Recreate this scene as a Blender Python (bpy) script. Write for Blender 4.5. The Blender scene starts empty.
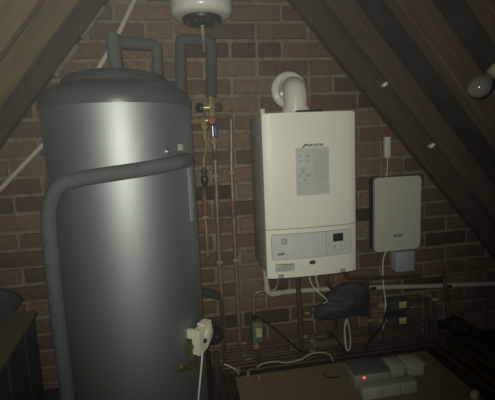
import bpy, bmesh, math, random
from mathutils import Vector, Matrix, noise
random.seed(7)
S = bpy.context.scene
C = S.collection
PI = math.pi

# ------------------------------------------------------------------ camera
FPX, W, H = 398.2, 495.0, 400.0
YAW, PITCH, ROLL = 0.162714, -0.1397166, -0.0445659
CAM = Vector((0.0, -1.70925, 0.975))
_f = Vector((math.sin(YAW)*math.cos(PITCH), math.cos(YAW)*math.cos(PITCH), math.sin(PITCH)))
_r = Vector((math.cos(YAW), -math.sin(YAW), 0.0))
_u = _r.cross(_f)
RI = _r*math.cos(ROLL) + _u*math.sin(ROLL)
UP = _u*math.cos(ROLL) - _r*math.sin(ROLL)
FW = _f
cd = bpy.data.cameras.new('camera')
cd.sensor_fit = 'HORIZONTAL'; cd.sensor_width = 36.0; cd.lens = FPX*36.0/W; cd.clip_start = 0.02
cam = bpy.data.objects.new('camera', cd); C.objects.link(cam)
cam.matrix_world = Matrix(((RI.x, UP.x, -FW.x, CAM.x), (RI.y, UP.y, -FW.y, CAM.y), (RI.z, UP.z, -FW.z, CAM.z), (0, 0, 0, 1)))
S.camera = cam

def P(x, y, Y):
    """point of the loft seen at (x, y) in the photograph, Y metres from the gable wall (negative = nearer)"""
    d = RI*(x-W/2) + UP*(H/2-y) + FW*FPX
    t = (Y-CAM.y)/d.y
    return CAM + d*t
def PZ(x, y, z):
    d = RI*(x-W/2) + UP*(H/2-y) + FW*FPX
    return CAM + d*((z-CAM.z)/d.z)
def px_of(p):
    v = Vector(p)-CAM; w = v.dot(FW)
    return (W/2+FPX*v.dot(RI)/w, H/2-FPX*v.dot(UP)/w)

# ------------------------------------------------------------------ world, light, exposure
wd = bpy.data.worlds.new('loft_dark'); S.world = wd; wd.use_nodes = True
wd.node_tree.nodes['Background'].inputs[0].default_value = (1.0, 0.95, 0.82, 1)
wd.node_tree.nodes['Background'].inputs[1].default_value = 0.045
sl = bpy.data.lights.new('phone_torch', 'SPOT')
sl.energy = 40.0; sl.spot_size = math.radians(104); sl.spot_blend = 1.0; sl.shadow_soft_size = 0.006
sl.color = (1.0, 0.985, 0.88)
so = bpy.data.objects.new('phone_torch', sl); C.objects.link(so)
so.location = CAM + RI*(-0.012) + UP*0.022
aim = P(200, 140, 0)
HAZE = 0.0038
so.rotation_euler = (aim-so.location).to_track_quat('-Z', 'Y').to_euler()
S.view_settings.view_transform = 'Standard'; S.view_settings.look = 'None'
S.view_settings.exposure = 0.0; S.view_settings.gamma = 1.0; S.view_settings.use_curve_mapping = False

# ------------------------------------------------------------------ materials
def srgb(r, g, b):
    f = lambda c: (c/255/12.92) if c/255 <= 0.04045 else ((c/255+0.055)/1.055)**2.4
    return (f(r), f(g), f(b), 1)
def mat(name, col, rough=0.6, metal=0.0, var=0.10, scale=30.0, bump=0.0, bscale=80.0, spec=0.5, stretch=None, emit=None, coat=0.0):
    m = bpy.data.materials.new(name); m.use_nodes = True
    nt = m.node_tree; b = nt.nodes['Principled BSDF']
    b.inputs['Roughness'].default_value = rough; b.inputs['Metallic'].default_value = metal
    b.inputs['Specular IOR Level'].default_value = spec; b.inputs['Coat Weight'].default_value = coat
    tc = nt.nodes.new('ShaderNodeTexCoord'); mp = nt.nodes.new('ShaderNodeMapping')
    nt.links.new(tc.outputs['Object'], mp.inputs[0])
    if stretch: mp.inputs['Scale'].default_value = stretch
    nz = nt.nodes.new('ShaderNodeTexNoise'); nz.inputs['Scale'].default_value = scale; nz.inputs['Detail'].default_value = 5
    nt.links.new(mp.outputs[0], nz.inputs['Vector'])
    rp = nt.nodes.new('ShaderNodeValToRGB')
    lo = tuple(c*(1-var) for c in col[:3])+(1,); hi = tuple(min(1, c*(1+var)) for c in col[:3])+(1,)
    rp.color_ramp.elements[0].position = 0.3; rp.color_ramp.elements[1].position = 0.7
    rp.color_ramp.elements[0].color = lo; rp.color_ramp.elements[1].color = hi
    nt.links.new(nz.outputs['Fac'], rp.inputs[0]); nt.links.new(rp.outputs[0], b.inputs['Base Color'])
    if bump:
        n2 = nt.nodes.new('ShaderNodeTexNoise'); n2.inputs['Scale'].default_value = bscale; n2.inputs['Detail'].default_value = 4
        nt.links.new(mp.outputs[0], n2.inputs['Vector'])
        bp = nt.nodes.new('ShaderNodeBump'); bp.inputs['Strength'].default_value = bump; bp.inputs['Distance'].default_value = 0.004
        nt.links.new(n2.outputs['Fac'], bp.inputs['Height']); nt.links.new(bp.outputs[0], b.inputs['Normal'])
    if emit:
        b.inputs['Emission Color'].default_value = emit[:3]+(1,); b.inputs['Emission Strength'].default_value = emit[3]
    return m
def brick_mat():
    m = mat('red_brick', srgb(122, 103, 85), 0.9, var=0.16, scale=45, bump=0.7, bscale=120, spec=0.2)
    nt = m.node_tree; b = nt.nodes['Principled BSDF']
    src = b.inputs['Base Color'].links[0].from_socket
    at = nt.nodes.new('ShaderNodeAttribute'); at.attribute_name = 'tone'
    mx = nt.nodes.new('ShaderNodeMix'); mx.data_type = 'RGBA'; mx.blend_type = 'MULTIPLY'; mx.inputs[0].default_value = 1.0
    nt.links.new(src, mx.inputs[6]); nt.links.new(at.outputs['Color'], mx.inputs[7]); nt.links.new(mx.outputs[2], b.inputs['Base Color'])
    return m
def wood_mat(name, a, ang, rough=0.85):
    """sawn timber, the grain running along a slope of the given angle in the XZ plane"""
    m = mat(name, a, rough, var=0.22, scale=9, bump=0.3, bscale=22, spec=0.15, stretch=(0.8, 6, 6))
    nt = m.node_tree; mp = [n for n in nt.nodes if n.type == 'MAPPING'][0]
    m0 = nt.nodes.new('ShaderNodeMapping'); m0.inputs['Rotation'].default_value = (0, math.radians(ang), 0)
    src = mp.inputs[0].links[0].from_socket
    nt.links.new(src, m0.inputs[0]); nt.links.new(m0.outputs[0], mp.inputs[0])
    return m
M = dict(
 brick=brick_mat(),
 mortar=mat('mortar', srgb(130, 119, 100), 0.95, var=0.25, scale=30, bump=0.8, bscale=90, spec=0.1),
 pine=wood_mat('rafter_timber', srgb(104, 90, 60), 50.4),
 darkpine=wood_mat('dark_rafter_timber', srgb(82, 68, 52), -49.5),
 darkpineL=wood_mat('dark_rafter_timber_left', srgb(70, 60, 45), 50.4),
 felt=mat('roofing_felt', srgb(56, 53, 42), 0.85, var=0.35, scale=14, bump=0.8, bscale=25, spec=0.25),
 board=mat('loft_board', srgb(146, 128, 100), 0.8, var=0.12, scale=60, bump=0.2, bscale=200, spec=0.2),
 subfloor=mat('dusty_subfloor', srgb(70, 60, 48), 0.95, var=0.3, scale=12, bump=0.5, spec=0.1),
 silver=mat('silver_painted_steel', srgb(150, 155, 153), 0.55, 0.88, var=0.02, scale=6, bump=0.02, bscale=300),
 lid=mat('dark_grey_lid', srgb(66, 70, 69), 0.33, 0.0, var=0.04, bump=0.1, bscale=200, spec=0.5),
 foam=mat('grey_pipe_lagging', srgb(74, 79, 76), 0.75, var=0.12, scale=40, bump=0.25, bscale=150, spec=0.25),
 copper=mat('dull_copper', srgb(146, 122, 98), 0.5, 0.45, var=0.25, scale=25, bump=0.05),
 darkcopper=mat('tarnished_copper', srgb(94, 74, 60), 0.6, 0.4, var=0.3, scale=20, bump=0.05),
 brass=mat('brass', srgb(196, 176, 126), 0.36, 0.6, var=0.15, scale=60),
 chrome=mat('chromed_metal', srgb(150, 150, 140), 0.3, 0.8, var=0.05),
 white=mat('white_enamel', srgb(238, 236, 220), 0.42, var=0.015, scale=5, spec=0.4),
 whitep=mat('white_plastic', srgb(222, 220, 205), 0.45, var=0.03, spec=0.5),
 flue=mat('white_flue_enamel', srgb(225, 222, 208), 0.22, var=0.03, spec=0.6),
 vessel=mat('white_vessel_paint', srgb(225, 225, 215), 0.25, var=0.02, spec=0.6),
 cream=mat('cream_plastic', srgb(218, 214, 190), 0.5, var=0.03),
 panel=mat('light_grey_panel', srgb(208, 210, 202), 0.5, var=0.02),
 steelside=mat('grey_casing', srgb(188, 189, 177), 0.5, 0.1, var=0.05),
 lcd=mat('dark_lcd', srgb(40, 52, 52), 0.3, var=0.05),
 black=mat('black_plastic', srgb(26, 28, 28), 0.4, var=0.1, spec=0.5),
 blackm=mat('black_rubber', srgb(22, 22, 20), 0.7, var=0.1, spec=0.3),
 paper=mat('grey_paper', srgb(196, 202, 190), 0.8, var=0.03, spec=0.2),
 ink=mat('grey_ink', srgb(158, 162, 152), 0.8, var=0.05, spec=0.2),
 notice_ink=mat('faded_print', srgb(172, 177, 166), 0.8, var=0.04, spec=0.2),
 darkink=mat('dark_ink', srgb(60, 64, 62), 0.6, var=0.05),
 inverter=mat('pale_inverter_cover', srgb(206, 207, 190), 0.5, var=0.02),
 greybox=mat('grey_box_plastic', srgb(172, 180, 184), 0.5, var=0.04),
 wiring=mat('grey_wiring_centre', srgb(168, 172, 158), 0.5, var=0.04),
 wiringdark=mat('dark_grey_lid_plastic', srgb(104, 109, 101), 0.5, var=0.05),
 wiringpale=mat('pale_wiring_box', srgb(196, 200, 184), 0.5, var=0.04),
 valvegrey=mat('dark_valve_plastic', srgb(62, 62, 56), 0.5, var=0.06),
 dullbrass=mat('dull_brass', srgb(128, 120, 94), 0.35, 0.7, var=0.2, scale=60),
 clip=mat('aged_white_plastic', srgb(140, 134, 116), 0.6, var=0.1),
 yellow=mat('yellow_label', srgb(180, 182, 96), 0.6, var=0.05),
 red=mat('red_plastic', srgb(150, 40, 30), 0.5, var=0.05),
 blue=mat('blue_plastic', srgb(40, 52, 120), 0.5, var=0.05),
 green=mat('green_plastic', srgb(50, 110, 80), 0.4, var=0.05),
 led=mat('red_led', srgb(255, 60, 40), 0.4, var=0.0, emit=(1.0, 0.10, 0.06, 1.6)),
 sheet=mat('dark_sheet', srgb(44, 48, 46), 0.7, var=0.2, scale=12, bump=0.4, bscale=30, spec=0.5),
 navy=mat('dark_navy_paint', srgb(34, 38, 44), 0.6, var=0.2, scale=10, bump=0.2),
 rim=wood_mat('worn_wood_rim', srgb(96, 84, 58), 0),
 greycloth=mat('grey_cloth', srgb(78, 80, 72), 0.9, var=0.15, scale=20, bump=0.5, bscale=60, spec=0.1),
 conduit=mat('white_pvc', srgb(190, 186, 168), 0.5, var=0.06, scale=15),
)
def glass_mat():
    m = bpy.data.materials.new('frosted_bulb_glass'); m.use_nodes = True
    b = m.node_tree.nodes['Principled BSDF']
    nt = m.node_tree
    nz = nt.nodes.new('ShaderNodeTexNoise'); nz.inputs['Scale'].default_value = 30
    rp = nt.nodes.new('ShaderNodeValToRGB'); rp.color_ramp.elements[0].color = (.15, .15, .125, 1); rp.color_ramp.elements[1].color = (.19, .19, .16, 1)
    nt.links.new(nz.outputs['Fac'], rp.inputs[0]); nt.links.new(rp.outputs[0], b.inputs['Base Color'])
    b.inputs['Roughness'].default_value = 0.12
    b.inputs['Transmission Weight'].default_value = 0.25; b.inputs['Subsurface Weight'].default_value = 0.0
    return m
M['bulb'] = glass_mat()
def ring_mat():
    m = bpy.data.materials.new('x'); return m

# ------------------------------------------------------------------ mesh helpers
class B:
    def __init__(s): s.bm = bmesh.new()
    def box(s, c, size, bev=0.0, rot=None, seg=2):
        t = bmesh.new(); bmesh.ops.create_cube(t, size=1.0)
        for v in t.verts: v.co = Vector((v.co.x*size[0], v.co.y*size[1], v.co.z*size[2]))
        if bev: bmesh.ops.bevel(t, geom=t.edges[:], offset=bev, segments=seg, affect='EDGES', profile=0.5)
        mt = Matrix.Translation(Vector(c))
        if rot is not None: mt = mt @ rot.to_4x4()
        t.transform(mt); s._join(t); return s
    def _join(s, t):
        me = bpy.data.meshes.new('t'); t.to_mesh(me); t.free(); s.bm.from_mesh(me); bpy.data.meshes.remove(me)
    def tube(s, pts, r, seg=14, bend=None, cap=True, closed=False):
        pts = [Vector(p) for p in pts]
        if bend: pts = fillet(pts, bend)
        q = [pts[0]]
        for p in pts[1:]:
            if (p-q[-1]).length > 1e-5: q.append(p)
        pts = q; n = len(pts); rings = []
        t0 = (pts[1]-pts[0]).normalized()
        ref = Vector((0, 0, 1)) if abs(t0.z) < 0.9 else Vector((1, 0, 0))
        nrm = t0.cross(ref).normalized(); prev = t0
        for i in range(n):
            if i == 0: t = t0
            elif i == n-1: t = (pts[i]-pts[i-1]).normalized()
            else: t = ((pts[i]-pts[i-1]).normalized()+(pts[i+1]-pts[i]).normalized()).normalized()
            q_ = prev.rotation_difference(t); nrm = q_ @ nrm; prev = t
            bn = t.cross(nrm); rr = r[i] if isinstance(r, (list, tuple)) else r
            rings.append([s.bm.verts.new(pts[i]+(nrm*math.cos(a)+bn*math.sin(a))*rr) for a in [2*PI*k/seg for k in range(seg)]])
        for a, b in zip(rings, rings[1:]):
            for k in range(seg):
                s.bm.faces.new((a[k], a[(k+1) % seg], b[(k+1) % seg], b[k]))
        if cap: s.bm.faces.new(rings[0][::-1]); s.bm.faces.new(rings[-1])
        return s
    def lathe(s, org, axis, prof, seg=40, caps=True):
        """prof: list of (distance along axis, radius)"""
        org = Vector(org); ax = Vector(axis).normalized()
        ref = Vector((0, 0, 1)) if abs(ax.z) < 0.9 else Vector((1, 0, 0))
        u = ax.cross(ref).normalized(); v = ax.cross(u); rings = []
        for h, r in prof:
            if r < 1e-6: rings.append([s.bm.verts.new(org+ax*h)])
            else: rings.append([s.bm.verts.new(org+ax*h+(u*math.cos(2*PI*k/seg)+v*math.sin(2*PI*k/seg))*r) for k in range(seg)])
        for a, b in zip(rings, rings[1:]):
            for k in range(seg):
                k2 = (k+1) % seg
                if len(a) == 1 and len(b) == 1: continue
                if len(a) == 1: s.bm.faces.new((a[0], b[k2], b[k]))
                elif len(b) == 1: s.bm.faces.new((a[k], a[k2], b[0]))
                else: s.bm.faces.new((a[k], a[k2], b[k2], b[k]))
        if caps:
            if len(rings[0]) > 1: s.bm.faces.new(rings[0][::-1])
            if len(rings[-1]) > 1: s.bm.faces.new(rings[-1])
        return s
    def prism(s, poly, ext):
        """poly: 3-D points of one face, ext: extrusion vector"""
        a = [s.bm.verts.new(Vector(p)) for p in poly]; b = [s.bm.verts.new(Vector(p)+Vector(ext)) for p in poly]
        n = len(a); s.bm.faces.new(a[::-1]); s.bm.faces.new(b)
        for k in range(n): s.bm.faces.new((a[k], a[(k+1) % n], b[(k+1) % n], b[k]))
        return s
    def build(s, name, m, parent=None, smooth=True, ang=35):
        bmesh.ops.recalc_face_normals(s.bm, faces=s.bm.faces[:])
        me = bpy.data.meshes.new(name); s.bm.to_mesh(me); s.bm.free()
        if smooth:
            for p in me.polygons: p.use_smooth = True
            me.set_sharp_from_angle(angle=math.radians(ang))
        me.materials.append(m)
        o = bpy.data.objects.new(name, me); C.objects.link(o)
        if parent is not None:
            o.parent = parent; o.matrix_parent_inverse = Matrix.Translation(-parent.location) if parent.type == 'EMPTY' else Matrix.Identity(4)
        return o
def fillet(pts, rad, n=7):
    out = [pts[0]]
    for i in range(1, len(pts)-1):
        a, b, c = pts[i-1], pts[i], pts[i+1]
        d1 = (a-b); d2 = (c-b); l = min(rad, d1.length*0.49, d2.length*0.49)
        p0 = b+d1.normalized()*l; p2 = b+d2.normalized()*l
        for k in range(n+1):
            t = k/n; out.append(p0*(1-t)**2+b*2*t*(1-t)+p2*t*t)
    out.append(pts[-1]); return out
def spline(pts, n=8):
    pts = [Vector(p) for p in pts]; out = []
    q = [pts[0]*2-pts[1]]+pts+[pts[-1]*2-pts[-2]]
    for i in range(1, len(q)-2):
        for k in range(n):
            t = k/n; p0, p1, p2, p3 = q[i-1], q[i], q[i+1], q[i+2]
            out.append(0.5*((2*p1)+(p2-p0)*t+(2*p0-5*p1+4*p2-p3)*t*t+(3*p1-p0-3*p2+p3)*t**3))
    out.append(pts[-1]); return out
def tag(o, label, cat, group=None, kind=None):
    o['label'] = label; o['category'] = cat
    if group: o['group'] = group
    if kind: o['kind'] = kind
    return o
def thing(name, label, cat, loc=(0, 0, 0), group=None):
    o = bpy.data.objects.new(name, None); C.objects.link(o); o.location = Vector(loc); o.empty_display_size = 0.05
    return tag(o, label, cat, group)
def struct(b, name, m, smooth=False):
    o = b.build(name, m, smooth=smooth); o['kind'] = 'structure'; return o
def text_mesh(body, name, m, parent, origin, right, up, size, thick=0.0004):
    cu = bpy.data.curves.new(name, 'FONT'); cu.body = body; cu.size = size; cu.extrude = thick; cu.offset = size*0.03; cu.align_x = 'CENTER'; cu.align_y = 'CENTER'
    t = bpy.data.objects.new('tmp', cu); C.objects.link(t)
    dg = bpy.context.evaluated_depsgraph_get(); me = bpy.data.meshes.new_from_object(t.evaluated_get(dg))
    bpy.data.objects.remove(t); r = Vector(right).normalized(); u = Vector(up).normalized(); n = r.cross(u)
    me.transform(Matrix(((r.x, u.x, n.x, origin[0]), (r.y, u.y, n.y, origin[1]), (r.z, u.z, n.z, origin[2]), (0, 0, 0, 1))))
    me.materials.clear(); me.materials.append(m)
    o = bpy.data.objects.new(name, me); C.objects.link(o)
    o.parent = parent; o.matrix_parent_inverse = Matrix.Translation(-parent.location) if parent.type == 'EMPTY' else Matrix.Identity(4)
    return o

# ------------------------------------------------------------------ setting
ZC = 0.975
aR, cR = math.radians(49.5), 0.747      # right roof slope: x sin + z cos = c  (z from camera height)
aL, cL = math.radians(50.4), 0.542
def right_line(c, x): return (c-x*math.sin(aR))/math.cos(aR)+ZC
def left_line(c, x): return (c+x*math.sin(aL))/math.cos(aL)+ZC
# brick gable: mortar bed and single bricks in one wall mesh
b = B(); b.box((0.2, 0.075, 0.95), (4.4, 0.12, 2.9))
wall = struct(b, 'wall_back', M['mortar'])
b = B(); tones = []
ci = b.bm.loops.layers.color.new('tone')
PITCHZ, PITCHX = 0.0743, 0.2265
for row in range(-8, 22):
    zt = 0.502-PITCHZ*row+ZC; zm = zt-PITCHZ/2
    x0 = 0.351 if row % 2 == 0 else 0.236
    for k in range(-10, 11):
        xa = x0+PITCHX*k; xb = xa+PITCHX
        if row > 10: xa += 0.0; 
        xm = (xa+xb)/2
        if zm-ZC > (cR+0.22-xm*math.sin(aR))/math.cos(aR) or zm-ZC > (cL+0.22+xm*math.sin(aL))/math.cos(aL): continue
        if zm < -0.2: continue
        cuts = [(xa, xb)]
        if random.random() < 0.14: cuts = [(xa, xm), (xm, xb)]
        for (u0, u1) in cuts:
            nb = len(b.bm.faces)
            h = PITCHZ-0.013-random.random()*0.004; w = (u1-u0)-0.013-random.random()*0.004
            b.box(((u0+u1)/2+random.uniform(-.002, .002), 0.055+random.uniform(-.002, .002), zm+random.uniform(-.0015, .0015)),
                  (w, 0.1025, h), bev=0.005, rot=Matrix.Rotation(random.uniform(-.008, .008), 3, 'Y'), seg=2)
            b.bm.faces.ensure_lookup_table(); ci = b.bm.loops.layers.color.get('tone')
            v = random.uniform(0.76, 1.08); rd = random.uniform(0.975, 1.03)
            if random.random() < 0.10: v *= 0.72
            for f in b.bm.faces[nb:]:
                for l in f.loops: l[ci] = (min(1, v*rd), min(1, v*.95), min(1, v*.92/rd), 1)
bricks = struct(b, 'wall_back', M['brick'], smooth=True)

def slope_board(name, side, c0, c1, y0, y1, m, z0=-0.975, zt=0.93):
    """a timber or sheet that follows the roof slope between distances c0..c1 from the reference plane"""
    b = B(); a = aR if side > 0 else aL; s, c = math.sin(a), math.cos(a)
    poly = []
    for cc, zz in ((c0, z0), (c0, zt), (c1, zt+0.0), (c1, z0)):
        # keep ends square to the slope
        x = side*(c0-zz*c)/s
        n = Vector((side*s, 0, c))*(cc-c0)
        poly.append(Vector((x, y0, zz+ZC))+n)
    b.prism(poly, (0, y1-y0, 0)); return b
HR = 0.088
struct(slope_board('x', 1, cR+HR, cR+HR+0.006, 0.0, -2.6, M['felt'], zt=1.12), 'ceiling_right', M['felt'])
struct(slope_board('x', -1, cL+HR, cL+HR+0.006, 0.0, -2.6, M['felt'], zt=1.12), 'ceiling_left', M['felt'])
def rafter(side, y0, y1, m, label):
    c = cR if side > 0 else cL
    b = slope_board('rafter', side, c, c+HR-0.001, y0, y1, m)
    bmesh.ops.bevel(b.bm, geom=b.bm.edges[:], offset=0.003, segments=1, affect='EDGES')
    o = b.build('rafter', m, smooth=False); tag(o, label, 'rafter', 'roof rafters'); return o
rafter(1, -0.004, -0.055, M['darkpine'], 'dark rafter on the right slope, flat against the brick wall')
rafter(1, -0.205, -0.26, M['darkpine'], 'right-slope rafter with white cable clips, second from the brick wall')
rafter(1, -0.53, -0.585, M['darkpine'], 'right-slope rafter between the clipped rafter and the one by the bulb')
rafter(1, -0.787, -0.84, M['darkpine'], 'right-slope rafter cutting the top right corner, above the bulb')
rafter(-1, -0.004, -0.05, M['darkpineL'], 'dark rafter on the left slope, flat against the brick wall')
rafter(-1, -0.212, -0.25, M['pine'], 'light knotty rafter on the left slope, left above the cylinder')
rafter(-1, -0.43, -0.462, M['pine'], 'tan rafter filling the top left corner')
b = B(); b.box((0.15, -1.25, -0.06), (4.4, 2.6, 0.06)); struct(b, 'floor', M['subfloor'])
bd0 = PZ(235, 377, 0.0); bd1 = PZ(425, 350, 0.0)
b = B(); b.box(((bd0.x+bd1.x)/2, (bd0.y-1.75)/2, -0.012), (bd1.x-bd0.x, abs(-1.75-bd0.y), 0.024), bev=0.002)
o = b.build('loft_board', M['board'], smooth=False); tag(o, 'brown chipboard loft board lying flat below the boiler', 'board')
FZ = -0.03    # subfloor level
# batten strip by the left rafter
pa, pb = P(55, 76, -0.02), P(104, 6, -0.02)
b = B(); b.tube([pa, P(78, 45, -.02)], 0.011, seg=8); b.tube([P(82, 38, -.02), pb], 0.010, seg=8)
o = b.build('mortar_fillet', M['mortar'], smooth=True); tag(o, 'broken mortar strip running down beside the dark left rafter', 'mortar strip')

# ------------------------------------------------------------------ hot water cylinder
CX, CY, CR = -0.1815, -0.365, 0.2262
ztop = P(117, 101, CY-CR).z+.009
cyl = thing('hot_water_cylinder', 'tall silver hot water cylinder with dark grey domed lid', 'water tank', (CX, CY, FZ))
B().lathe((CX, CY, FZ+0.02), (0, 0, 1), [(0, CR), (ztop-FZ-0.02, CR)], seg=96).build('tank_body', M['silver'], cyl)
zl = ztop
B().lathe((CX, CY, zl-0.012), (0, 0, 1), [(0, CR+.003), (0.02, CR+.004), (0.034, CR), (0.050, CR-.014), (0.064, CR-.036), (0.070, CR-.052), (0.072, CR-.060), (0.086, CR-.066), (0.099, CR-.080), (0.110, CR-.115), (0.116, 0.05), (0.118, 0)], seg=96).build('lid', M['lid'], cyl)
B().lathe((CX, CY, FZ), (0, 0, 1), [(0, CR-.01), (0.02, CR-.01)], seg=64).build('base_ring', M['black'], cyl)
# narrow rating label wrapped on the right flank
def on_cyl(phi, z, rr=0.0): return Vector((CX+(CR+rr)*math.cos(phi), CY+(CR+rr)*math.sin(phi), z))
def cyl_patch(phi0, phi1, z0, z1, name, m, t=0.0015, n=8):
    b = B(); g = []
    for i in range(n+1):
        ph = phi0+(phi1-phi0)*i/n
        g.append((on_cyl(ph, z0, .0003), on_cyl(ph, z1, .0003), on_cyl(ph, z1, t), on_cyl(ph, z0, t)))
    vs = [[b.bm.verts.new(q) for q in r] for r in g]
    for a_, c_ in zip(vs, vs[1:]):
        for k in range(4): b.bm.faces.new((a_[k], a_[(k+1) % 4], c_[(k+1) % 4], c_[k]))
    b.bm.faces.new(vs[0]); b.bm.faces.new(vs[-1][::-1]); return b.build(name, m, cyl)
zA, zB = P(192, 168, CY-.1).z, P(196, 221, CY-.1).z
o = cyl_patch(math.radians(-27), math.radians(-20), zB, zA, 'rating_label', M['ink']); o['label'] = 'pale rating label strip'
zA, zB = P(188, 144, CY-.1).z, P(188, 150, CY-.1).z
o = cyl_patch(math.radians(-38), math.radians(-32), zB, zA, 'barcode_sticker', M['steelside']); o['label'] = 'small white sticker'
# small brass plug above the lagged pipe
q = P(167, 151.5, CY-CR*0.75)
dq = Vector((q.x-CX, q.y-CY, 0)).normalized(); q = Vector((CX, CY, q.z))+dq*CR
B().lathe(q-dq*.004, dq, [(0, .009), (.008, .009), (.010, .006), (.016, .005), (.018, 0)], seg=16).build('sensor_plug', M['chrome'], cyl)

# lagged pipes ---------------------------------------------------
def lagged(name, pts, r, label, bend, group=None, seams=True):
    t = thing(name, label, 'pipe', pts[0], group)
    B().tube(pts, r, seg=20, bend=bend).build('foam_lagging', M['foam'], t)
    return t
# pipe that wraps round the cylinder
pts = []
RL = 0.0205
for px, py in [(179, 161.6), (174, 163), (160, 166), (140, 169.5), (120, 172.5), (100, 175.5), (84, 178)]:
    # intersect the line of sight with the circle of the pipe's centre round the tank
    d = RI*(px-W/2)+UP*(H/2-py)+FW*FPX; R = CR+RL+.0015
    ox, oy = CAM.x-CX, CAM.y-CY; A_ = d.x**2+d.y**2; B_ = 2*(ox*d.x+oy*d.y); C_ = ox*ox+oy*oy-R*R
    disc = max(0.0, B_*B_-4*A_*C_); t_ = (-B_-math.sqrt(disc))/(2*A_); pts.append(CAM+d*t_)
# tuck the right end behind the flank
e0 = pts[0]; ph = math.atan2(e0.y-CY, e0.x-CX)
pre = [Vector((CX+(CR+q_)*math.cos(ph+k), CY+(CR+q_)*math.sin(ph+k), e0.z+.003)) for k, q_ in ((0.36, -.03), (0.26, .006))]
Yl = pts[-1].y
tail = [P(58, 184, Yl+.01), P(47.5, 209, Yl+.03), P(50.5, 250, Yl+.03), P(57, 310, Yl+.03), P(64.5, 370, Yl+.03)]
last = tail[-1]; tail.append(Vector((last.x+.003, last.y, FZ+.005)))
path = spline(pre+pts, 4)+fillet([pts[-1]]+tail, 0.06)[1:]
t = thing('lagged_pipe', 'thick grey lagged pipe wrapping across the cylinder front and down its left side', 'pipe', tail[-1])
B().tube(path, RL, seg=24).build('foam_lagging', M['foam'], t)
# inverted U from the lid
lidz = zl+0.098
a0 = P(117, 72, CY-.02); a1 = P(112.5, 38, CY-.02)
b0 = P(157.5, 74, CY+.07); b1 = P(156, 43.5, CY+.07)
a0.z = lidz-.01; b0.z = lidz-.02
t = thing('lagged_pipe', 'short grey lagged pipe arched over the left of the cylinder lid', 'pipe', a0)
B().tube([a0, a1], 0.0215, seg=20).build('foam_lagging', M['foam'], t)
B().tube([a1+Vector((0, 0, .012)), a1, ], 0.0205, seg=20).build('end_joint', M['foam'], t)
B().tube([P(113, 42, CY-.02), P(150, 44.5, CY+.06), P(156.5, 46, CY+.07), b1*.35+b0*.65, b0], 0.018, seg=20, bend=.014).build('foam_lagging', M['foam'], t)
YU = -0.10
u0 = P(181, 100, YU); u1 = P(180.5, 39.5, YU); u2 = P(211, 41, YU); u3 = P(211.5, 97, YU)
t = thing('lagged_pipe', 'grey lagged pipe loop behind the cylinder, dropping to the brass valves', 'pipe', u3)
B().tube([u0, u1, u2, u3], 0.0215, seg=20, bend=.014).build('foam_lagging', M['foam'], t)

# ------------------------------------------------------------------ expansion vessel
ve = P(202, 18.5, -0.155); VR = 0.1135*(1.709-.155)/1.509*1.0
VC = Vector((ve.x, -0.155, ve.z)); 
t = thing('expansion_vessel', 'white expansion vessel with black studded flange at the top edge', 'vessel', VC)
VR = 0.113
B().lathe(VC, (0, 0, 1), [(0, .05), (0.001, VR-.024), (.005, VR-.012), (.014, VR-.003), (.026, VR), (.16, VR), (.163, VR+.004), (.169, VR+.004), (.172, VR), (.29, VR), (.31, VR-.006), (.325, VR-.03), (.33, VR-.06), (.333, 0)], seg=64).build('shell', M['vessel'], t)
B().lathe(VC+Vector((0, 0, -.018)), (0, 0, 1), [(0, .060), (.003, .067), (.006, .070), (.014, .073), (.020, .073)], seg=48).build('flange', M['black'], t)
for k in range(8):
    a = 2*PI*k/8+.3; B().lathe(VC+Vector((.056*math.cos(a), .056*math.sin(a), -.025)), (0, 0, 1), [(0, .003), (.002, .0045), (.009, .0045)], seg=8).build('bolt', M['chrome'], t)
B().lathe(VC+Vector((0, 0, -.062)), (0, 0, 1), [(0, .009), (.010, .009), (.011, .012), (.024, .012), (.025, .008), (.037, .008)], seg=16).build('brass_connector', M['brass'], t)
vb = P(206.5, 52, -0.155)
o = B().tube([VC+Vector((0, 0, -.06)), Vector((VC.x+.002, VC.y, vb.z))], 0.0065, seg=12).build('copper_pipe', M['copper'])
tag(o, 'short copper pipe hanging under the white expansion vessel', 'pipe')
o.location = (0, 0, 0)
# bracket to the wall
B().box((VC.x, -.022, VC.z+.17), (.05, .045, .03), bev=.003).build('wall_bracket', M['black'], t)

# ------------------------------------------------------------------ brass valve group
YV = -0.10
va = thing('safety_valve_group', 'brass valve group with red cap beside the cylinder, under the lagged pipe', 'valve', P(210, 120, YV))
v0 = P(211, 97, YV); v1 = P(212, 120, YV); v2 = P(214, 142, YV); v1.x = v0.x; v1.y = YV
b = B(); b.lathe(v0+Vector((0, 0, .008)), (0, 0, -1), [(0, .013), (.018, .014), (.019, .010), (.03, .010), (.032, .014), (.052, .014), (.056, .011), (.10, .011)], seg=8)
b.build('valve_body', M['brass'], va)
c1 = P(209.5, 107.5, YV)
b = B(); b.tube([c1+Vector((-.036, 0, 0)), c1+Vector((.034, 0, 0))], .011, seg=12); b.build('cross_body', M['brass'], va)
B().lathe(c1+Vector((-.034, 0, 0)), (-.7, -.7, 0), [(-.006, .010), (0, .014), (.004, .018), (.014, .018), (.018, .013)], seg=14).build('drain_cap', M['black'], va)
B().lathe(c1+Vector((.030, 0, 0)), (.6, -.8, 0), [(-.006, .010), (0, .014), (.003, .018), (.012, .018), (.016, .012)], seg=14).build('drain_cap', M['darkcopper'], va)
c2 = P(202, 121, YV)
ce = P(188, 121.5, YV-.05)
b = B(); b.tube([ce, c2, P(211, 120, YV)], .0105, seg=12, bend=.01)
b.lathe(P(194.5, 121, YV-.028), (P(203, 121, YV)-P(198, 121, YV-.012)), [(-.004, .015), (.010, .015)], seg=6)
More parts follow.
